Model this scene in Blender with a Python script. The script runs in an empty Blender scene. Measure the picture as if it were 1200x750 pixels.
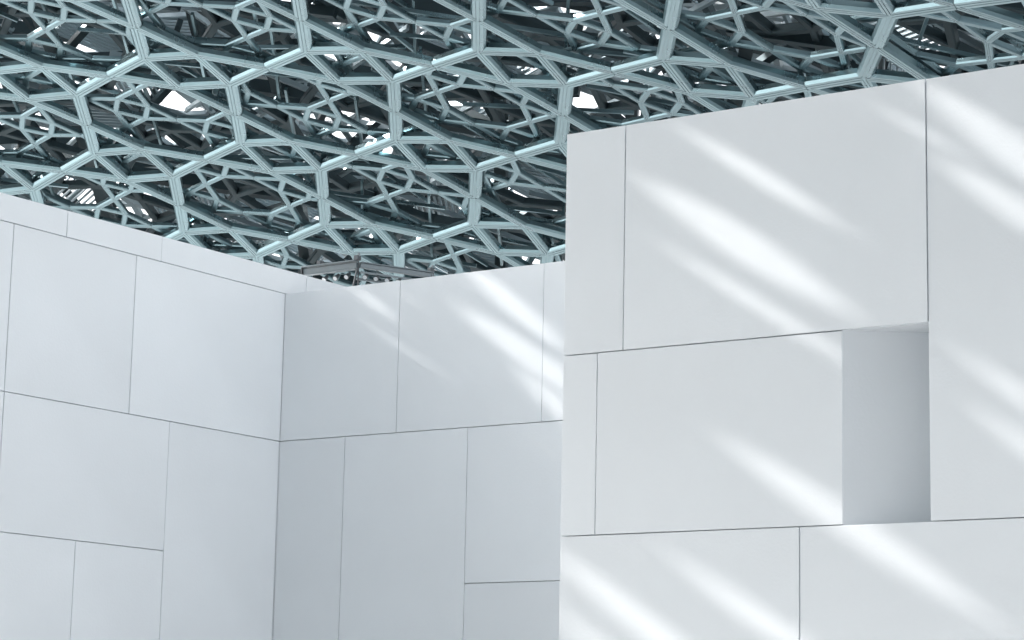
import bpy, bmesh, math, random
import numpy as np
from mathutils import Vector, Matrix, geometry

random.seed(7)
rng = np.random.default_rng(7)
scene = bpy.context.scene
COL = scene.collection

# ------------------------------------------------------------------ camera
EYE = 1.65
def arr(*v): return np.array(v, float)
YAW, PITCH, ROLL, FOC = -0.6089043, 0.1801289, 0.0206940, 2780.415
_F = arr(math.sin(YAW)*math.cos(PITCH), math.cos(YAW)*math.cos(PITCH), math.sin(PITCH))
_R0 = arr(math.cos(YAW), -math.sin(YAW), 0.0)
_U0 = np.cross(_R0, _F)
CR = math.cos(ROLL)*_R0 + math.sin(ROLL)*_U0
CU = -math.sin(ROLL)*_R0 + math.cos(ROLL)*_U0
CAM = arr(0, 0, EYE)
cam_data = bpy.data.cameras.new('camera')
cam_data.sensor_width = 36.0
cam_data.lens = FOC*36.0/1200.0
cam_data.clip_start = 0.1
cam_data.clip_end = 3000.0
cam = bpy.data.objects.new('camera', cam_data)
COL.objects.link(cam)
cam.matrix_world = Matrix(((CR[0], CU[0], -_F[0], CAM[0]), (CR[1], CU[1], -_F[1], CAM[1]),
                           (CR[2], CU[2], -_F[2], CAM[2]), (0, 0, 0, 1)))
scene.camera = cam

# ------------------------------------------------------------------ sky and sun
SUN = arr(1.0, 0.225, -0.63); SUN /= np.linalg.norm(SUN)       # direction the light travels
SUN_EL = math.asin(-SUN[2]); SUN_AZ = math.atan2(-SUN[0], -SUN[1])
world = bpy.data.worlds.new('World'); scene.world = world; world.use_nodes = True
wn = world.node_tree.nodes; wn.clear()
sky = wn.new('ShaderNodeTexSky'); sky.sky_type = 'NISHITA'; sky.sun_disc = False
sky.sun_elevation = SUN_EL; sky.sun_rotation = SUN_AZ
sky.air_density = 1.0; sky.dust_density = 3.0; sky.ozone_density = 1.0
bg = wn.new('ShaderNodeBackground'); bg.inputs['Strength'].default_value = 0.15
wo = wn.new('ShaderNodeOutputWorld')
hs = wn.new('ShaderNodeHueSaturation'); hs.inputs['Saturation'].default_value = 0.15      # hazy, pale sky
world.node_tree.links.new(sky.outputs[0], hs.inputs['Color']); world.node_tree.links.new(hs.outputs[0], bg.inputs[0]); world.node_tree.links.new(bg.outputs[0], wo.inputs[0])
sl = bpy.data.lights.new('sun', 'SUN'); sl.energy = 2.05; sl.angle = math.radians(0.42); sl.color = (1.0, 0.97, 0.94)
so = bpy.data.objects.new('sun', sl); COL.objects.link(so)
so.rotation_euler = Vector(SUN).to_track_quat('-Z', 'Y').to_euler(); so.location = (-30, -6, 40)
scene.view_settings.view_transform = 'Standard'; scene.view_settings.look = 'None'
scene.view_settings.gamma = 1.0; scene.view_settings.use_curve_mapping = False
scene.view_settings.exposure = 1.6
scene.render.engine = 'CYCLES'
scene.cycles.use_denoising = True
scene.cycles.max_bounces = 10; scene.cycles.diffuse_bounces = 7

# ------------------------------------------------------------------ materials
def new_mat(name, color, rough=0.5, metal=0.0, noise=0.0, nscale=3.0, bump=0.0, bscale=60.0, rand=0.0, spec=0.5):
    m = bpy.data.materials.new(name); m.use_nodes = True
    nt = m.node_tree; n = nt.nodes; l = nt.links
    p = n['Principled BSDF']
    p.inputs['Roughness'].default_value = rough; p.inputs['Metallic'].default_value = metal
    p.inputs['Specular IOR Level'].default_value = spec
    tc = n.new('ShaderNodeTexCoord')
    last = None
    rgb = n.new('ShaderNodeRGB'); rgb.outputs[0].default_value = (*color, 1); last = rgb.outputs[0]
    if noise:
        nz = n.new('ShaderNodeTexNoise'); nz.inputs['Scale'].default_value = nscale; nz.inputs['Detail'].default_value = 6
        l.new(tc.outputs['Object'], nz.inputs['Vector'])
        mr = n.new('ShaderNodeMapRange'); mr.inputs['From Min'].default_value = 0.3; mr.inputs['From Max'].default_value = 0.7
        mr.inputs['To Min'].default_value = 1-noise; mr.inputs['To Max'].default_value = 1+noise
        l.new(nz.outputs[0], mr.inputs['Value'])
        mx = n.new('ShaderNodeVectorMath'); mx.operation = 'SCALE'
        l.new(last, mx.inputs[0]); l.new(mr.outputs[0], mx.inputs['Scale']); last = mx.outputs[0]
        rr = n.new('ShaderNodeMapRange'); rr.inputs['To Min'].default_value = max(0.05, rough-0.1); rr.inputs['To Max'].default_value = rough+0.1
        l.new(nz.outputs[0], rr.inputs['Value']); l.new(rr.outputs[0], p.inputs['Roughness'])
    if rand:
        oi = n.new('ShaderNodeObjectInfo')
        mr2 = n.new('ShaderNodeMapRange'); mr2.inputs['To Min'].default_value = 1-rand; mr2.inputs['To Max'].default_value = 1+rand
        l.new(oi.outputs['Random'], mr2.inputs['Value'])
        mx2 = n.new('ShaderNodeVectorMath'); mx2.operation = 'SCALE'
        l.new(last, mx2.inputs[0]); l.new(mr2.outputs[0], mx2.inputs['Scale']); last = mx2.outputs[0]
    l.new(last, p.inputs['Base Color'])
    if bump:
        nb = n.new('ShaderNodeTexNoise'); nb.inputs['Scale'].default_value = bscale; nb.inputs['Detail'].default_value = 4
        l.new(tc.outputs['Object'], nb.inputs['Vector'])
        bp = n.new('ShaderNodeBump'); bp.inputs['Strength'].default_value = bump; bp.inputs['Distance'].default_value = 0.01
        l.new(nb.outputs[0], bp.inputs['Height']); l.new(bp.outputs[0], p.inputs['Normal'])
    return m
M = {}
M['panel'] = new_mat('white_concrete_panel', (0.785, 0.812, 0.838), 0.5, 0, 0.026, 0.7, 0.12, 45, 0.022)
M['joint'] = new_mat('joint_backing', (0.74, 0.76, 0.78), 0.8)
M['strut'] = new_mat('strut_teal_grey', (0.232, 0.335, 0.365), 0.29, 0.92, 0.09, 1.6, 0, 1, 0.07)
M['strut2'] = new_mat('strut_inner', (0.205, 0.30, 0.33), 0.29, 0.92, 0.09, 1.6, 0, 1, 0.08)
M['steel'] = new_mat('structural_steel', (0.055, 0.085, 0.097), 0.4, 0.5, 0.08, 1.0)
M['alu'] = new_mat('outer_aluminium', (0.40, 0.49, 0.53), 0.33, 0.6, 0.05, 1.0)
M['roof'] = new_mat('roof_and_mask_grey', (0.27, 0.32, 0.34), 0.5, 0.0, 0.06, 1.0)
M['ground'] = new_mat('pale_stone_paving', (0.57, 0.575, 0.575), 0.6, 0, 0.06, 0.25)
M['rail'] = new_mat('rail_grey_metal', (0.20, 0.235, 0.255), 0.45, 0.1, 0.05, 6)
M['bracket'] = new_mat('bracket_dark_metal', (0.10, 0.11, 0.12), 0.45, 0.3, 0.05, 9)
M['lampface'] = new_mat('lamp_glass', (0.7, 0.72, 0.74), 0.15)

# ------------------------------------------------------------------ helpers
def link(o, parent=None):
    COL.objects.link(o)
    if parent is not None: o.parent = parent
    return o
def mesh_obj(name, verts, faces, mat, parent=None, loc=None, smooth=False):
    me = bpy.data.meshes.new(name)
    me.from_pydata([tuple(v) for v in verts], [], [tuple(f) for f in faces])
    me.materials.append(mat); me.update(); me.shade_flat()
    o = bpy.data.objects.new(name, me)
    if loc is not None: o.location = tuple(loc)
    return link(o, parent)
def empty(name, loc=(0, 0, 0)):
    o = bpy.data.objects.new(name, None); o.location = loc; o.empty_display_size = 0.5
    return link(o)
def tag(o, label=None, cat=None, kind=None, group=None):
    if label: o['label'] = label
    if cat: o['category'] = cat
    if kind: o['kind'] = kind
    if group: o['group'] = group
    return o
def fast_mesh(name, V, Q, mat, parent=None):
    """V (n,3) verts, Q (m,4) quads"""
    me = bpy.data.meshes.new(name)
    V = np.asarray(V, np.float32); Q = np.asarray(Q, np.int32)
    me.vertices.add(len(V)); me.vertices.foreach_set('co', V.ravel())
    me.loops.add(Q.size); me.loops.foreach_set('vertex_index', Q.ravel())
    me.polygons.add(len(Q)); me.polygons.foreach_set('loop_start', np.arange(0, Q.size, Q.shape[1], dtype=np.int32))
    me.update(calc_edges=True); me.validate(); me.shade_flat()
    me.materials.append(mat)
    o = bpy.data.objects.new(name, me)
    return link(o, parent)
def bevel_box(name, lo, hi, mat, parent=None, bev=0.004, origin=(0, 0, 0)):
    """axis aligned box from lo to hi (world), bevelled; object placed at its centre, relative to parent origin"""
    lo = arr(*lo); hi = arr(*hi); c = (lo+hi)/2; s = hi-lo
    bm = bmesh.new(); bmesh.ops.create_cube(bm, size=1.0)
    for v in bm.verts: v.co = Vector((v.co.x*s[0], v.co.y*s[1], v.co.z*s[2]))
    if bev: bmesh.ops.bevel(bm, geom=bm.edges[:], offset=bev, segments=1, affect='EDGES')
    me = bpy.data.meshes.new(name); bm.to_mesh(me); bm.free(); me.shade_flat(); me.materials.append(mat)
    o = bpy.data.objects.new(name, me); o.location = tuple(c-arr(*origin))
    return link(o, parent)

# ------------------------------------------------------------------ ground
g = mesh_obj('ground', [(-1500, -1500, 0), (1500, -1500, 0), (1500, 1500, 0), (-1500, 1500, 0)], [(0, 1, 2, 3)], M['ground'])
tag(g, kind='structure')

# ------------------------------------------------------------------ walls
def Z(v): return v+EYE
GAP, PT = 0.004, 0.06          # half joint width, panel thickness
XL, YM, YR = -17.0534, 20.0, 15.2
KR = YR/17.74
z1, z2, z3, z3m, LT = Z(5.0093), Z(3.3408), Z(1.9834), Z(1.7105), Z(5.2845)
RT, r2, r3 = Z(5.6386*KR), Z(3.5560*KR), Z(1.9129*KR)
La, Lb, Lc, Ld, Le, Lf, Lg = 16.5913, 17.9757, 20.3622, 15.8780, 17.6060, 18.2160, 16.9391
Ma, Mb, Mc, Md = -15.4302, -13.5514, -16.1275, -14.4818
Ra, Rb, Rc, Rd, Re, Rf = [KR*v for v in (-11.7965, -11.1528, -8.1879, -11.4242, -9.3814, -8.9729)]
LOW = Z(0.33); LOWR = Z(0.25)

def wall_x(root, y, org, u0, u1, za, zb, bk=0.0, name='panel'):
    """panel of a wall facing -y (front face at y)"""
    o = bevel_box(name, (u0+GAP, y, za+GAP), (u1-GAP, y+PT, zb-GAP), M['panel'], root, 0.003, org)
    o.location.y += random.uniform(-.0025, .0025); o.rotation_euler = (random.uniform(-.0012, .0012), random.uniform(-.0003, .0003), random.uniform(-.0012, .0012))
    return o
def wall_y(root, x, org, v0, v1, za, zb, name='panel'):
    """panel of a wall facing +x (front face at x)"""
    o = bevel_box(name, (x-PT, v0+GAP, za+GAP), (x, v1-GAP, zb-GAP), M['panel'], root, 0.003, org)
    o.location.x += random.uniform(-.0025, .0025); o.rotation_euler = (random.uniform(-.0003, .0003), random.uniform(-.0012, .0012), random.uniform(-.0012, .0012))
    return o

# left wall
o0 = (XL, 18.0, 0)
wl = empty('panel_wall', o0)
tag(wl, 'white panel wall at left running away to the corner, with low parapet band', 'wall', kind='thing')
bevel_box('joint_backing', (XL-0.5, 14.8, 0), (XL-PT+0.012, 27.0, LT-0.03), M['joint'], wl, 0, o0)
for a_, b_ in ((14.8, La), (La, Lb), (Lb, Lc), (Lc, 22.7), (22.7, 25.0), (25.0, 27.0)):
    wall_y(wl, XL, o0, a_, b_, z1, LT)
bevel_box('coping', (XL-0.5, 14.8, LT-0.03), (XL-PT-0.002, 27.0, LT-0.004), M['panel'], wl, 0.002, o0)
for a_, b_ in ((14.8, Ld), (Ld, Le), (Le, YM), (YM, 23.0), (23.0, 27.0)):
    wall_y(wl, XL, o0, a_, b_, z2, z1)
for a_, b_ in ((14.8, Ld), (Ld, Lf)):
    wall_y(wl, XL, o0, a_, b_, z3, z2)
wall_y(wl, XL, o0, Lf, YM, LOW, z2); wall_y(wl, XL, o0, YM, 27.0, LOW, z2)
for a_, b_ in ((14.8, Lg), (Lg, Lf)):
    wall_y(wl, XL, o0, a_, b_, LOW, z3)
for a_, b_ in ((14.8, 16.6), (16.6, 18.8), (18.8, YM)):
    wall_y(wl, XL, o0, a_, b_, 0.0, LOW)

for za, zb in ((z1, LT), (z2, z1), (z3, z2), (LOW, z3), (0.0, LOW)):          # end face of the wall
    bevel_box('end_panel', (XL-0.5, 14.8-PT+0.01, za+GAP), (XL, 14.8-0.003, zb-GAP), M['panel'], wl, 0.003, o0)

# middle wall
o1 = (-14.5, YM, 0)
wm = empty('panel_wall', o1)
tag(wm, 'white panel wall in the middle between the corner and the tall right block', 'wall', kind='thing')
bevel_box('joint_backing', (XL+0.002, YM+PT-0.012, 0), (Ra-0.05, YM+0.5, z1-0.03), M['joint'], wm, 0, o1)
bevel_box('coping', (XL+0.002, YM+PT+0.002, z1-0.03), (Ra-0.05, YM+0.5, z1-0.004), M['panel'], wm, 0.002, o1)
XE = Ra-0.02
for a_, b_ in ((XL, Ma), (Ma, Mb), (Mb, XE)): wall_x(wm, YM, o1, a_, b_, z2, z1)
wall_x(wm, YM, o1, XL, Mc, LOW-0.3, z2); wall_x(wm, YM, o1, Mc, Md, LOW-0.3, z2)
wall_x(wm, YM, o1, Md, XE, z3m, z2); wall_x(wm, YM, o1, Md, XE, LOW-0.3, z3m)
for a_, b_ in ((XL, -15.3), (-15.3, -13.4), (-13.4, XE)): wall_x(wm, YM, o1, a_, b_, 0.0, LOW-0.3)

# right block
o2 = (-8.0, YR, 0)
wr = empty('panel_wall', o2)
tag(wr, 'tall white panel wall at right with a dark recessed niche, closest to the viewer', 'wall', kind='thing')
RE = -1.7
NX0, NX1, ND = Rf, Rc, 0.54                        # niche
bk = YR+PT-0.012
for lo, hi in (((Ra+PT-0.012, bk, 0), (RE, YR+5.6, r3)), ((Ra+PT-0.012, bk, r3), (NX0-0.003, YR+5.6, r2)),
               ((NX1+0.003, bk, r3), (RE, YR+5.6, r2)), ((Ra+PT-0.012, bk, r2), (RE, YR+5.6, RT-0.03)),
               ((NX0-0.003, YR+ND+0.06, r3), (NX1+0.003, YR+5.6, r2))):
    bevel_box('joint_backing', lo, hi, M['joint'], wr, 0, o2)
bevel_box('coping', (Ra+PT+0.002, YR+PT+0.002, RT-0.03), (RE, YR+5.6, RT-0.004), M['panel'], wr, 0.002, o2)
for a_, b_ in ((Ra, Rb), (Rb, Rc)): wall_x(wr, YR, o2, a_, b_, r2, RT)
for a_, b_ in ((Rc, -4.8), (-4.8, RE)): wall_x(wr, YR, o2, a_, b_, r3, RT)
for a_, b_ in ((Ra, Rd), (Rd, Rf)): wall_x(wr, YR, o2, a_, b_, r3, r2)
for a_, b_ in ((Ra, Re), (Re, -5.7), (-5.7, -3.7), (-3.7, RE)): wall_x(wr, YR, o2, a_, b_, LOWR, r3)
for a_, b_ in ((Ra, -8.9), (-8.9, -6.8), (-6.8, -4.5), (-4.5, RE)): wall_x(wr, YR, o2, a_, b_, 0.0, LOWR)
# side panels of the block (return face)
for za, zb in ((r2, RT), (r3, r2), (LOWR, r3), (0.0, LOWR)):
    bevel_box('side_panel', (Ra+GAP, YR+PT+GAP, za+GAP), (Ra+PT, YR+5.6, zb-GAP), M['panel'], wr, 0.003, o2)
# niche: its back slants away from the left edge to full depth at the right
nb = [(NX0-GAP, YR+0.01, r3-0.01), (NX1, YR+ND, r3-0.01), (NX1, YR+ND, r2+0.01), (NX0-GAP, YR+0.01, r2+0.01)]
nb2 = [(x, y+0.05, z) for x, y, z in nb]
oo = arr(*o2)
mesh_obj('niche_back', [arr(*p)-oo for p in nb+nb2], [(0, 1, 2, 3), (7, 6, 5, 4), (0, 4, 5, 1), (1, 5, 6, 2), (2, 6, 7, 3), (3, 7, 4, 0)], M['panel'], wr)
bevel_box('niche_soffit', (NX0, YR+PT, r2+GAP), (NX1, YR+ND+0.05, r2+0.05), M['panel'], wr, 0, o2)
bevel_box('niche_sill', (NX0, YR+PT, r3-0.05), (NX1, YR+ND+0.05, r3-GAP), M['panel'], wr, 0, o2)
bevel_box('niche_reveal', (NX1+0.003, YR+PT, r3-0.05), (NX1+0.05, YR+ND+0.05, r2+0.05), M['panel'], wr, 0, o2)

bevel_box('roof_slab', (XL+0.01, YM+0.505, 6.05), (Ra-0.05, 24.5, 6.27), M['panel'], wm, 0, o1)

# ------------------------------------------------------------------ small metal rig behind the corner
def oriented(name, p, q, w, h, mat, parent, org, bev=0.004):
    """box beam from p to q, w wide, h tall (z up)"""
    p = arr(*p); q = arr(*q); d = q-p; L = np.linalg.norm(d)
    bm = bmesh.new(); bmesh.ops.create_cube(bm, size=1.0)
    for v in bm.verts: v.co = Vector((v.co.x*L, v.co.y*w, v.co.z*h))
    if bev: bmesh.ops.bevel(bm, geom=bm.edges[:], offset=bev, segments=1, affect='EDGES')
    me = bpy.data.meshes.new(name); bm.to_mesh(me); bm.free(); me.shade_flat(); me.materials.append(mat)
    o = bpy.data.objects.new(name, me)
    x = Vector(d/L); y = Vector((0, 0, 1)).cross(x)
    if y.length < 1e-4: y = Vector((0, 1, 0))
    y.normalize(); z = x.cross(y)
    m = Matrix((x, y, z)).transposed().to_4x4(); m.translation = Vector((p+q)/2-arr(*org))
    link(o, parent); o.matrix_local = m
    return o
def spot(parent, org, p, aim, r=0.028, ln=0.09):
    bm = bmesh.new()
    bmesh.ops.create_cone(bm, cap_ends=True, segments=14, radius1=r, radius2=r*0.7, depth=ln)
    bmesh.ops.create_cone(bm, cap_ends=True, segments=14, radius1=r*1.15, radius2=r*1.15, depth=0.015, matrix=Matrix.Translation((0, 0, -ln/2)))
    me = bpy.data.meshes.new('spotlight'); bm.to_mesh(me); bm.free(); me.shade_flat(); me.materials.append(M['bracket'])
    o = bpy.data.objects.new('spotlight', me); link(o, parent)
    o.rotation_euler = Vector(aim).to_track_quat('-Z', 'Y').to_euler(); o.location = tuple(arr(*p)-arr(*org))
    bm = bmesh.new(); bmesh.ops.create_circle(bm, cap_ends=True, segments=14, radius=r*0.95, matrix=Matrix.Translation((0, 0, -ln/2-0.009)))
    me = bpy.data.meshes.new('lens'); bm.to_mesh(me); bm.free(); me.materials.append(M['lampface'])
    l = bpy.data.objects.new('lens', me); link(l, o)
og = (-17.3, 21.6, LT)
rig = empty('lighting_rig', og)
tag(rig, 'small grey metal lighting rig with two rails behind the wall corner', 'rig')
A0, C0, B0 = arr(-18.13, 21.6, 7.30), arr(-17.30, 21.6, 7.30), arr(-16.90, 22.53, 7.30)
e1 = arr(0.395, 0.918, 0)
oriented('rail', A0, C0+arr(-.015, 0, 0), 0.05, 0.07, M['rail'], rig, og)
oriented('rail_lip', A0+arr(0, -.03, .05), C0+arr(-.015, -.03, .05), 0.10, 0.012, M['rail'], rig, og, 0.002)
oriented('rail_lip', A0+arr(0, -.02, -.048), C0+arr(-.015, -.02, -.048), 0.07, 0.010, M['rail'], rig, og, 0.002)
oriented('end_plate', A0+arr(-.012, -.05, 0), A0+arr(-.012, .05, 0), 0.012, 0.13, M['bracket'], rig, og, 0.002)
oriented('rail', C0+e1*.02, B0, 0.05, 0.055, M['rail'], rig, og)
oriented('rail_lip', C0+e1*.02+arr(0, 0, .035), B0+arr(0, 0, .035), 0.10, 0.012, M['rail'], rig, og, 0.002)
oriented('rail', C0+e1*.03+arr(.02, -.02, -.085), B0+arr(.02, -.02, -.085), 0.03, 0.022, M['rail'], rig, og, 0.002)
oriented('rail', C0+e1*.03+arr(-.1, 0.05, -.14), B0+arr(-.1, .05, -.14), 0.03, 0.025, M['rail'], rig, og, 0.002)
oriented('post', (C0[0], C0[1], LT-0.004), (C0[0], C0[1], 7.35), 0.014, 0.014, M['bracket'], rig, og, 0.002)
oriented('post', (B0[0], B0[1], 6.27), (B0[0], B0[1], 7.36), 0.03, 0.03, M['bracket'], rig, og, 0.002)
oriented('brace', (C0[0]-.10, C0[1], LT), (C0[0], C0[1]-.02, 7.27), 0.018, 0.018, M['bracket'], rig, og, 0.002)
oriented('brace', B0+arr(.03, -.03, -.16), B0+arr(-.01, -.03, .09), 0.02, 0.02, M['bracket'], rig, og, 0.002)
for p in (A0+arr(.24, 0, .085), C0+arr(-.02, 0, .09), B0+arr(-.02, 0, .07)):
    oriented('bracket', p+arr(-.03, 0, 0), p+arr(.03, 0, 0), 0.07, 0.06, M['bracket'], rig, og, 0.004)
    oriented('bolt', p+arr(.02, 0, .02), p+arr(.02, 0, .06), 0.025, 0.025, M['rail'], rig, og, 0.003)
for k in range(5):
    p = C0+e1*(.12+.15*k)+arr(.01, -.03, -.12); spot(rig, og, p, (0.25, -0.8, -0.5))
for k in range(3):
    p = A0+arr(.32+.17*k, .02, -.10); spot(rig, og, p, (0.1, -0.8, -0.6))

# ------------------------------------------------------------------ dome
KS = 1.05
AZ, EL, RO = 1.29112636, 0.258599151, 0.137785551
Ld0 = 3.02510964*KS; KURV = 0.0141811876/KS; CC = 0.16636743
DN = arr(math.sin(EL)*math.cos(AZ), math.sin(EL)*math.sin(AZ), math.cos(EL))
_e1 = np.cross(arr(0, 1, 0), DN); _e1 /= np.linalg.norm(_e1); _e2 = np.cross(DN, _e1)
DA = math.cos(RO)*_e1+math.sin(RO)*_e2; DB = -math.sin(RO)*_e1+math.cos(RO)*_e2
DO = arr(-22.5495913, 28.93291512, 10.0)*KS + CAM
APEX = (-1.5, -5.1); RHO = 11.5
def surf(u, v, h):
    """lattice coordinates (modules) and height above the lattice underside (modules) to world"""
    U = (np.asarray(u, float)-1)*Ld0; V = (np.asarray(v, float)-0.5)*Ld0; h = np.asarray(h, float)*Ld0
    n = DN[None]+KURV*(U[:, None]*DA[None]+V[:, None]*DB[None]); n /= np.linalg.norm(n, axis=1)[:, None]
    return DO[None]+U[:, None]*DA+V[:, None]*DB-(KURV*(U*U+V*V)/2)[:, None]*DN+n*h[:, None]
def in_dome(u, v, rho):
    du, dv = u-APEX[0], v-APEX[1]
    r = math.hypot(du, dv)
    back = max(0.0, min(1.0, (-dv+0.35*du)/max(r, 1e-6)*1.6-0.2))      # dome carried lower behind the viewer, unseen, to hold back light
    return r < rho+BACK*back and v < 4.7 and -7.0 < u < (6.0 if v > -5.0 else 8.3)
BACK = 4.0
def project(X):
    w = X-CAM; z = w@_F
    return np.stack([600+FOC*(w@CR)/z, 375-FOC*(w@CU)/z], 1), z

def star_lattice(mod, rot, off, rho, gap, cc=CC, keep=None):
    """struts of a lattice of four-pointed stars: list of (p, q, neighbours' miter vectors)"""
    nmax = int((rho+BACK)/mod)+int(8/mod)+3
    ca, sa = math.cos(rot), math.sin(rot)
    def tr(x, y): return (off[0]+mod*(ca*x-sa*y), off[1]+mod*(sa*x+ca*y))
    c = cc
    loc = {'A': (-c, -c), 'P': (c, -c), 'B': (c, c), 'Q': (-c, c), 't': (0, -.5+gap), 'r': (.5-gap, 0), 'b': (0, .5-gap), 'l': (-.5+gap, 0)}
    bars = [('A', 'P'), ('P', 'B'), ('B', 'Q'), ('Q', 'A'), ('A', 't'), ('P', 't'), ('P', 'r'), ('B', 'r'), ('B', 'b'), ('Q', 'b'), ('Q', 'l'), ('A', 'l')]
    # neighbours' directions at each node (in the local star frame)
    nbr = {k: [] for k in loc}
    for a, b in bars:
        nbr[a].append(math.atan2(loc[b][1]-loc[a][1], loc[b][0]-loc[a][0]))
        nbr[b].append(math.atan2(loc[a][1]-loc[b][1], loc[a][0]-loc[b][0]))
    for k in 'trbl':                                  # struts of the next star, across the seam
        nbr[k] += [a+math.pi for a in nbr[k][:2]]
    def miter(node, ang):
        others = [(x-ang) % (2*math.pi) for x in nbr[node]]
        others = [x for x in others if 1e-4 < x < 2*math.pi-1e-4]
        left = min(others); right = max(others)-2*math.pi
        ml = (1/math.tan(left/2), 1.0); mr = (-1/math.tan(-right/2)*-1, -1.0)
        mr = (1/math.tan(-right/2), -1.0)
        def w(m): return (m[0]*math.cos(ang)-m[1]*math.sin(ang), m[0]*math.sin(ang)+m[1]*math.cos(ang))
        return w(ml), w(mr)
    tmpl = []
    for a, b in bars:
        pa, pb = loc[a], loc[b]
        ang = math.atan2(pb[1]-pa[1], pb[0]-pa[0])
        l1, r1 = miter(a, ang); l2, r2_ = miter(b, ang+math.pi)
        # seen along a->b: left at b is the 'right' miter of the reversed strut
        tmpl.append((pa, pb, l1, r1, r2_, l2))
    out = []
    for i in range(-nmax, nmax+1):
        for j in range(-nmax, nmax+1):
            cx, cy = tr(i, j)
            if not in_dome(cx, cy, rho): continue
            if keep and not keep(cx, cy): continue
            for t in tmpl:
                pa = tr(i+t[0][0], j+t[0][1]); pb = tr(i+t[1][0], j+t[1][1])
                rv = [(ca*x-sa*y, sa*x+ca*y) for x, y in t[2:]]
                out.append((pa, pb, *rv))
    return np.array(out)          # (n, 6, 2)

def strut_mesh(S, prof, h0):
    """S (n,6,2); prof: closed loop of (t,h) in modules, t<0 is the right side. returns V (n*2k,3), Q (n*k,4)"""
    n = len(S); k = len(prof)
    V = np.empty((n, 2*k, 3))
    for q, (t, h) in enumerate(prof):
        if t >= 0: e1 = S[:, 0]+t*S[:, 2]; e2 = S[:, 1]+t*S[:, 4]
        else: e1 = S[:, 0]-t*S[:, 3]; e2 = S[:, 1]-t*S[:, 5]
        V[:, 2*q] = surf(e1[:, 0], e1[:, 1], np.full(n, h0+h)); V[:, 2*q+1] = surf(e2[:, 0], e2[:, 1], np.full(n, h0+h))
    base = np.arange(n)[:, None, None]*2*k
    q = np.arange(k); q2 = (q+1) % k
    Q = base+np.stack([2*q, 2*q+1, 2*q2+1, 2*q2], 1)[None]
    return V, Q
def profile(wb, wt, ht, hv, groove=True):
    gw, gd = wb*0.07, wb*0.16
    right = [(0, 0)]
    if groove: right += [(-wb*.34+gw, 0), (-wb*.34+gw*.9, gd), (-wb*.34-gw*.9, gd), (-wb*.34-gw, 0)]
    right += [(-wb, 0), (-wt, ht), (-wt, hv), (0, hv)]
    left = [(-t, h) for t, h in reversed(right[1:-1])]
    return right+left

dome = empty('lattice_dome', tuple(surf(np.array([APEX[0]]), np.array([APEX[1]]), np.array([0.0]))[0]))
tag(dome, 'teal grey metal lattice dome of layered stars overhead', 'dome')
DORG = arr(*dome.location)

# unseen sheet added in the dome to block sun; slots shaped for wall streaks
def px_ray(x, y):
    v = (x-600)/FOC*CR+(375-y)/FOC*CU+_F
    return v
def to_sheet(X, h):
    """follow the light back from X to the sheet at height h; returns lattice coordinates"""
    lo, hi = 0.0, 120.0
    for _ in range(45):
        m = (lo+hi)/2
        Y = X-SUN*m-DO; U = Y@DA; V = Y@DB; W = Y@DN
        if W+KURV*(U*U+V*V)/2-h*Ld0 < 0: lo = m
        else: hi = m
    return (U/Ld0+1, V/Ld0+0.5)
SH = 0.09
streaks = [  # wall depth, start, end (photograph pixels), half height in pixels
    (YR, 764, 134, 944, 244, 13), (YR, 720, 196, 955, 342, 24), (YR, 742, 268, 990, 424, 9),
    (YR, 984, 105, 1088, 164, 6), (YR, 1030, 78, 1270, 250, 25), (YR, 1056, 168, 1262, 302, 19),
    (YR, 1084, 390, 1240, 506, 13), (YR, 1104, 458, 1240, 560, 14), (YR, 812, 494, 1112, 694, 22),
    (YR, 755, 632, 985, 790, 18), (YR, 610, 620, 840, 800, 20), (YR, 615, 690, 760, 800, 12),
    (YM, 398, 328, 450, 363, 6), (YM, 448, 330, 482, 350, 2.5), (YM, 403, 366, 510, 429, 2.6),
    (YM, 528, 302, 648, 398, 15), (YM, 524, 352, 690, 466, 17), (YM, 590, 424, 690, 512, 15), (YM, 570, 484, 662, 548, 3.5)]
holes = []; holes0 = []
for Y, x0, y0, x1, y1, hw in streaks:
    pts = []
    for sgn in (-1, 1):
        seq = [(0.0, .2), (.2, .8), (.45, 1.0), (.7, .85), (.9, .45), (1.0, .1)]
        if sgn == 1: seq = seq[::-1]
        for f, w in seq:
            r = px_ray(x0+(x1-x0)*f, y0+(y1-y0)*f+sgn*hw*w)
            pts.append(CAM+r*(Y/r[1]))
    holes.append([to_sheet(X, SH) for X in pts]); holes0.append([to_sheet(X, 0.02) for X in pts])
prints = []                     # where the light for the visible wall faces crosses the dome
for Y, xa, xb, za, zb in ((YR, Ra-.6, -4.6, Z(0.25), RT+.3), (YM, XL-.5, Ra+.25, Z(0.9), z1+.35)):
    prints.append([to_sheet(arr(x, Y, z), SH) for x, z in ((xa, za), (xb, za), (xb, zb), (xa, zb))])
ap = np.array(prints).reshape(-1, 2)
u0, u1, v0, v1 = ap[:, 0].min(), ap[:, 0].max(), ap[:, 1].min(), ap[:, 1].max()
vs = []; es = []
for pr_ in prints:
    n = 12; b = len(vs)
    for i in range(4):
        p, q = arr(*pr_[i]), arr(*pr_[(i+1) % 4])
        vs += [Vector(p+(q-p)*k/n) for k in range(n)]
    es += [(b+i, b+(i+1) % (4*n)) for i in range(4*n)]
for h in holes:
    b = len(vs); vs += [Vector(p) for p in h]; es += [(b+i, b+(i+1) % len(h)) for i in range(len(h))]
cv, ce, cf, _, _, _ = geometry.delaunay_2d_cdt(vs, es, [], 0, 1e-6)
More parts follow.
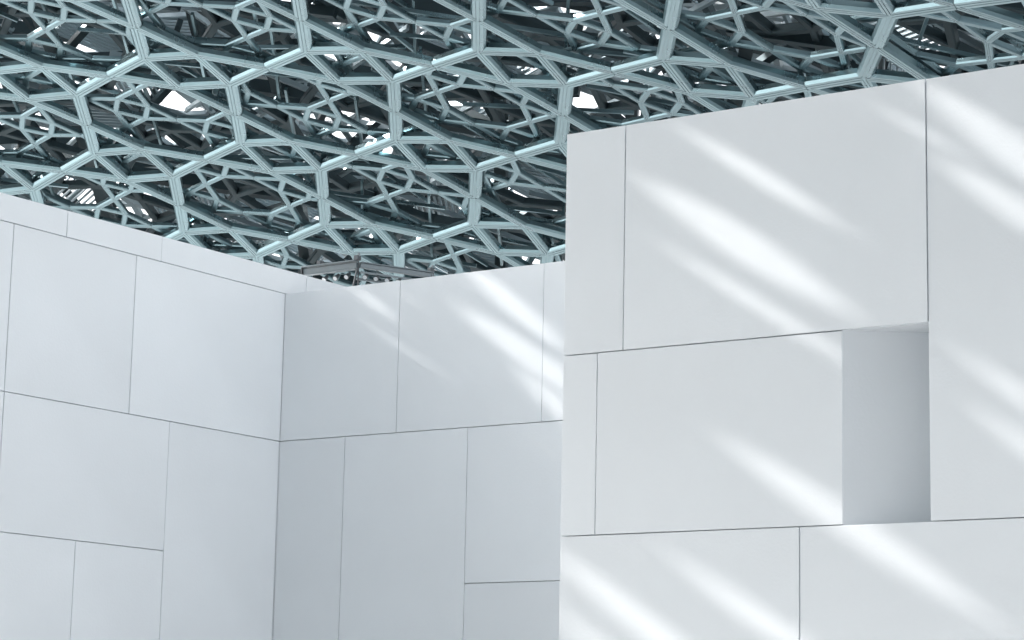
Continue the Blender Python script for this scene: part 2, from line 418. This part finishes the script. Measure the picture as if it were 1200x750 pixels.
def inside(p, poly):
    c = False; n = len(poly)
    for i in range(n):
        (xa, ya), (xb, yb) = poly[i], poly[(i+1) % n]
        if (ya > p[1]) != (yb > p[1]) and p[0] < (xb-xa)*(p[1]-ya)/(yb-ya)+xa: c = not c
    return c
ff = []
for f in cf:
    cx = sum(cv[i][0] for i in f)/len(f); cy = sum(cv[i][1] for i in f)/len(f)
    if any(inside((cx, cy), h) for h in prints) and not any(inside((cx, cy), h) for h in holes): ff.append(list(f))
cva = np.array([tuple(c) for c in cv])
lo_ = surf(cva[:, 0], cva[:, 1], np.full(len(cva), SH))-DORG; hi_ = surf(cva[:, 0], cva[:, 1], np.full(len(cva), SH+0.003))-DORG
nv_ = len(cva)
edges = {}
for f in ff:
    for i in range(len(f)):
        e = (f[i], f[(i+1) % len(f)]); edges[e] = 1
side = [(a, b, b+nv_, a+nv_) for a, b in edges if (b, a) not in edges]
mesh_obj('sun_mask_sheet', np.vstack([lo_, hi_]), ff+[[i+nv_ for i in reversed(f)] for f in ff]+side, M['roof'], dome)

# near layer (struts crossing the sun through the added sheet's slots are left out)
S1 = star_lattice(1.0, 0.0, (0, 0), RHO, 0.0015)
def seg_d(S, p):
    a = S[:, 0]; d = S[:, 1]-a; w = p[None]-a
    t = np.clip((w*d).sum(1)/(d*d).sum(1), 0, 1)
    return np.linalg.norm(w-t[:, None]*d, axis=1)
hp = []
for h in holes0:
    c = np.mean(h, axis=0)
    for i in range(len(h)):
        a, b = arr(*h[i]), arr(*h[(i+1) % len(h)])
        for t in np.linspace(0, 1, 6)[:-1]: hp += [a+(b-a)*t, (a+(b-a)*t+c)/2]
hp = np.array(hp)
blk = np.zeros(len(S1), bool)
for p in hp: blk |= seg_d(S1, p) < 0.07
S1 = S1[~blk]
prof1 = profile(0.0255, 0.0375, 0.012, 0.038)
V1, Q1 = strut_mesh(S1, prof1, 0.0)
ctr = V1.mean(1); pr, zz = project(ctr)
def wall_top(x):
    return np.where(x < 360, 225+0.275*x, np.where(x < 660, 344-0.118*(x-334), 158-0.1575*(x-664)))
vis = (zz > 0) & (pr[:, 0] > -12) & (pr[:, 0] < 1212) & (pr[:, 1] > -12) & (pr[:, 1] < wall_top(pr[:, 0])+4)
ids = np.nonzero(vis)[0]
ids = ids[np.argsort(zz[ids])][:300]
k1 = len(prof1)
Qt = Q1[0]
for i in ids:
    c = ctr[i]
    mesh_obj('strut', V1[i]-c, Qt, M['strut'], dome, c-DORG)
rest = np.ones(len(S1), bool); rest[ids] = False
def joined(name, V, mat, kk, Q0):
    n = len(V)
    Q = (np.arange(n)[:, None, None]*2*kk+Q0[None]).reshape(-1, 4)
    o = fast_mesh(name, V.reshape(-1, 3)-DORG, Q, mat, dome)
    tag(o, kind='stuff'); return o
joined('near_lattice', V1[rest], M['strut'], k1, Qt)

def layer(name, mod, rot, off, h0, wb, wt, ht, hv, mat, rho=RHO, keep=None, nsep=0, groove=True, gap=0.0015, part='small_strut'):
    S = star_lattice(mod, rot, off, rho, gap, keep=keep)
    pf = profile(wb, wt, ht, hv, groove)
    V, Q = strut_mesh(S, pf, h0)
    sel = np.ones(len(S), bool)
    if nsep:
        c = V.mean(1); p_, z_ = project(c)
        v_ = (z_ > 0) & (p_[:, 0] > -5) & (p_[:, 0] < 1205) & (p_[:, 1] > -5) & (p_[:, 1] < wall_top(p_[:, 0]))
        k_ = np.nonzero(v_)[0]; k_ = k_[np.argsort(z_[k_])][:nsep]
        for i in k_: mesh_obj(part, V[i]-c[i], Q[0], mat, dome, c[i]-DORG)
        sel[k_] = False
    return joined(name, V[sel], mat, len(pf), Q[0])
def upper_zone(u, v): return v > -2.6 or v < -7.7  # layers in view, plus unseen ones behind added to shade the walls
R2 = math.radians(37.75)
layer('second_lattice', 0.5075, R2, (0.3447, -0.0316), 0.055, 0.0125, 0.0185, 0.006, 0.025, M['strut2'], nsep=300, keep=lambda u, v: v > -2.6 or v < -5.6)
layer('third_lattice', 0.75, -0.3, (0.1, 0.3), 0.40, 0.016, 0.022, 0.008, 0.045, M['steel'], groove=False, keep=lambda u, v: v > -3.2)
layer('upper_lattice', 0.8, -0.35, (0.4, 0.0), 1.30, 0.016, 0.022, 0.01, 0.04, M['alu'], groove=False, keep=upper_zone)
layer('outer_lattice', 0.55, 0.2, (0.4, 0.0), 1.62, 0.019, 0.019, 0.02, 0.04, M['roof'], groove=False, keep=upper_zone)
layer('top_lattice', 1.1, 0.9, (0.1, 0.2), 1.75, 0.034, 0.034, 0.02, 0.05, M['roof'], groove=False, keep=upper_zone)

def beams(name, segs, w, d, mat):
    """rectangular beams between lattice points; segs: list of ((u,v,h),(u,v,h))"""
    a = np.array([s_[0] for s_ in segs]); b = np.array([s_[1] for s_ in segs])
    A = surf(a[:, 0], a[:, 1], a[:, 2]); B = surf(b[:, 0], b[:, 1], b[:, 2])
    dirn = B-A; dirn /= np.linalg.norm(dirn, axis=1)[:, None]
    side = np.cross(dirn, DN[None]); side /= np.linalg.norm(side, axis=1)[:, None]
    up = np.cross(side, dirn)
    cs = [(-w, -d), (w, -d), (w, d), (-w, d)]
    V = np.empty((len(A), 8, 3))
    for q, (x, y) in enumerate(cs):
        V[:, q] = A+side*x*Ld0+up*y*Ld0; V[:, q+4] = B+side*x*Ld0+up*y*Ld0
    F = np.array([(0, 1, 5, 4), (1, 2, 6, 5), (2, 3, 7, 6), (3, 0, 4, 7), (3, 2, 1, 0), (4, 5, 6, 7)])
    Q = (np.arange(len(A))[:, None, None]*8+F[None]).reshape(-1, 4)
    o = fast_mesh(name, V.reshape(-1, 3)-DORG, Q, mat, dome); tag(o, kind='stuff'); return o
# structural space frame between the inner and the outer lattices
segs_c, segs_d = [], []
fr, fm = 0.42, 1.3
ca, sa = math.cos(fr), math.sin(fr)
def fp(i, j): return (0.2+fm*(ca*i-sa*j), 0.1+fm*(sa*i+ca*j))
for i in range(-16, 17):
    for j in range(-16, 17):
        p = fp(i, j)
        if not in_dome(p[0], p[1], RHO) or not upper_zone(*p): continue
        c = fp(i+.5, j+.5)
        for q in (fp(i+1, j), fp(i, j+1)): segs_c.append(((*p, .62), (*q, .62)))
        for q in (fp(i+1.5, j+.5), fp(i+.5, j+1.5)): segs_c.append(((*c, 1.2), (*q, 1.2)))
        for q in (p, fp(i+1, j), fp(i, j+1), fp(i+1, j+1)): segs_d.append(((*q, .64), (*c, 1.18)))
beams('structural_chords', segs_c, 0.036, 0.04, M['steel'])
beams('structural_diagonals', segs_d, 0.022, 0.022, M['steel'])
# straight fins running through the depth of the dome in several directions
def fins(name, mat, fams, w, d, skip):
    segs = []
    for an, h, sp in fams:
        dx, dy = math.cos(an), math.sin(an)
        for r in range(int(-22/sp), int(22/sp)):
            t = -16.0+random.random()
            while t < 16:
                ln = random.uniform(.55, 1.5)
                a = (-dy*r*sp+dx*t, dx*r*sp+dy*t); b = (a[0]+dx*ln, a[1]+dy*ln)
                t += ln*random.uniform(1.0, 1.25)
                if random.random() < skip or not (-5.5 < a[0] < 7.5 and -2.4 < a[1] < 4.8 and in_dome(*a, RHO) and in_dome(*b, RHO)): continue
                dz = random.uniform(-.05, .05); segs.append(((*a, h+dz), (*b, h+dz+random.choice((0, 0, .12, -.1)))))
    return beams(name, segs, w, d, mat)
fins('inner_fins', M['strut2'], ((.30, .20, .34), (2.0, .26, .40), (1.15, .34, .45)), 0.0075, 0.010, 0.45)
fins('middle_fins', M['alu'], ((.75, .55, .30), (2.6, .72, .36), (1.6, .95, .40)), 0.010, 0.016, 0.5)
fins('outer_fins', M['steel'], ((.1, .46, .55), (1.35, .80, .60), (2.3, 1.1, .5)), 0.018, 0.028, 0.62)
# louvre gratings: packs of thin parallel slats between the layers
segs_g = []
for _ in range(340):
    u = random.uniform(-6, 9); v = random.uniform(-2.0, 6.0); h = random.uniform(0.5, 1.5)
    if not in_dome(u, v, RHO): continue
    an = random.choice((0.3, 0.3+math.pi/2, 1.0, 1.0+math.pi/2)); ln = random.uniform(.3, .7); n = random.randint(7, 14); sp = 0.035
    dx, dy = math.cos(an), math.sin(an)
    for k in range(n):
        o = (k-n/2)*sp
        a = (u-dy*o-dx*ln/2, v+dx*o-dy*ln/2, h); b = (u-dy*o+dx*ln/2, v+dx*o+dy*ln/2, h)
        segs_g.append((a, b))
    for e in (-.5, .5):
        segs_g.append(((u+dx*ln*e+dy*n*sp/2, v+dy*ln*e-dx*n*sp/2, h+.012), (u+dx*ln*e-dy*n*sp/2, v+dy*ln*e+dx*n*sp/2, h+.012)))
beams('louvre_slats', segs_g, 0.005, 0.008, M['alu'])
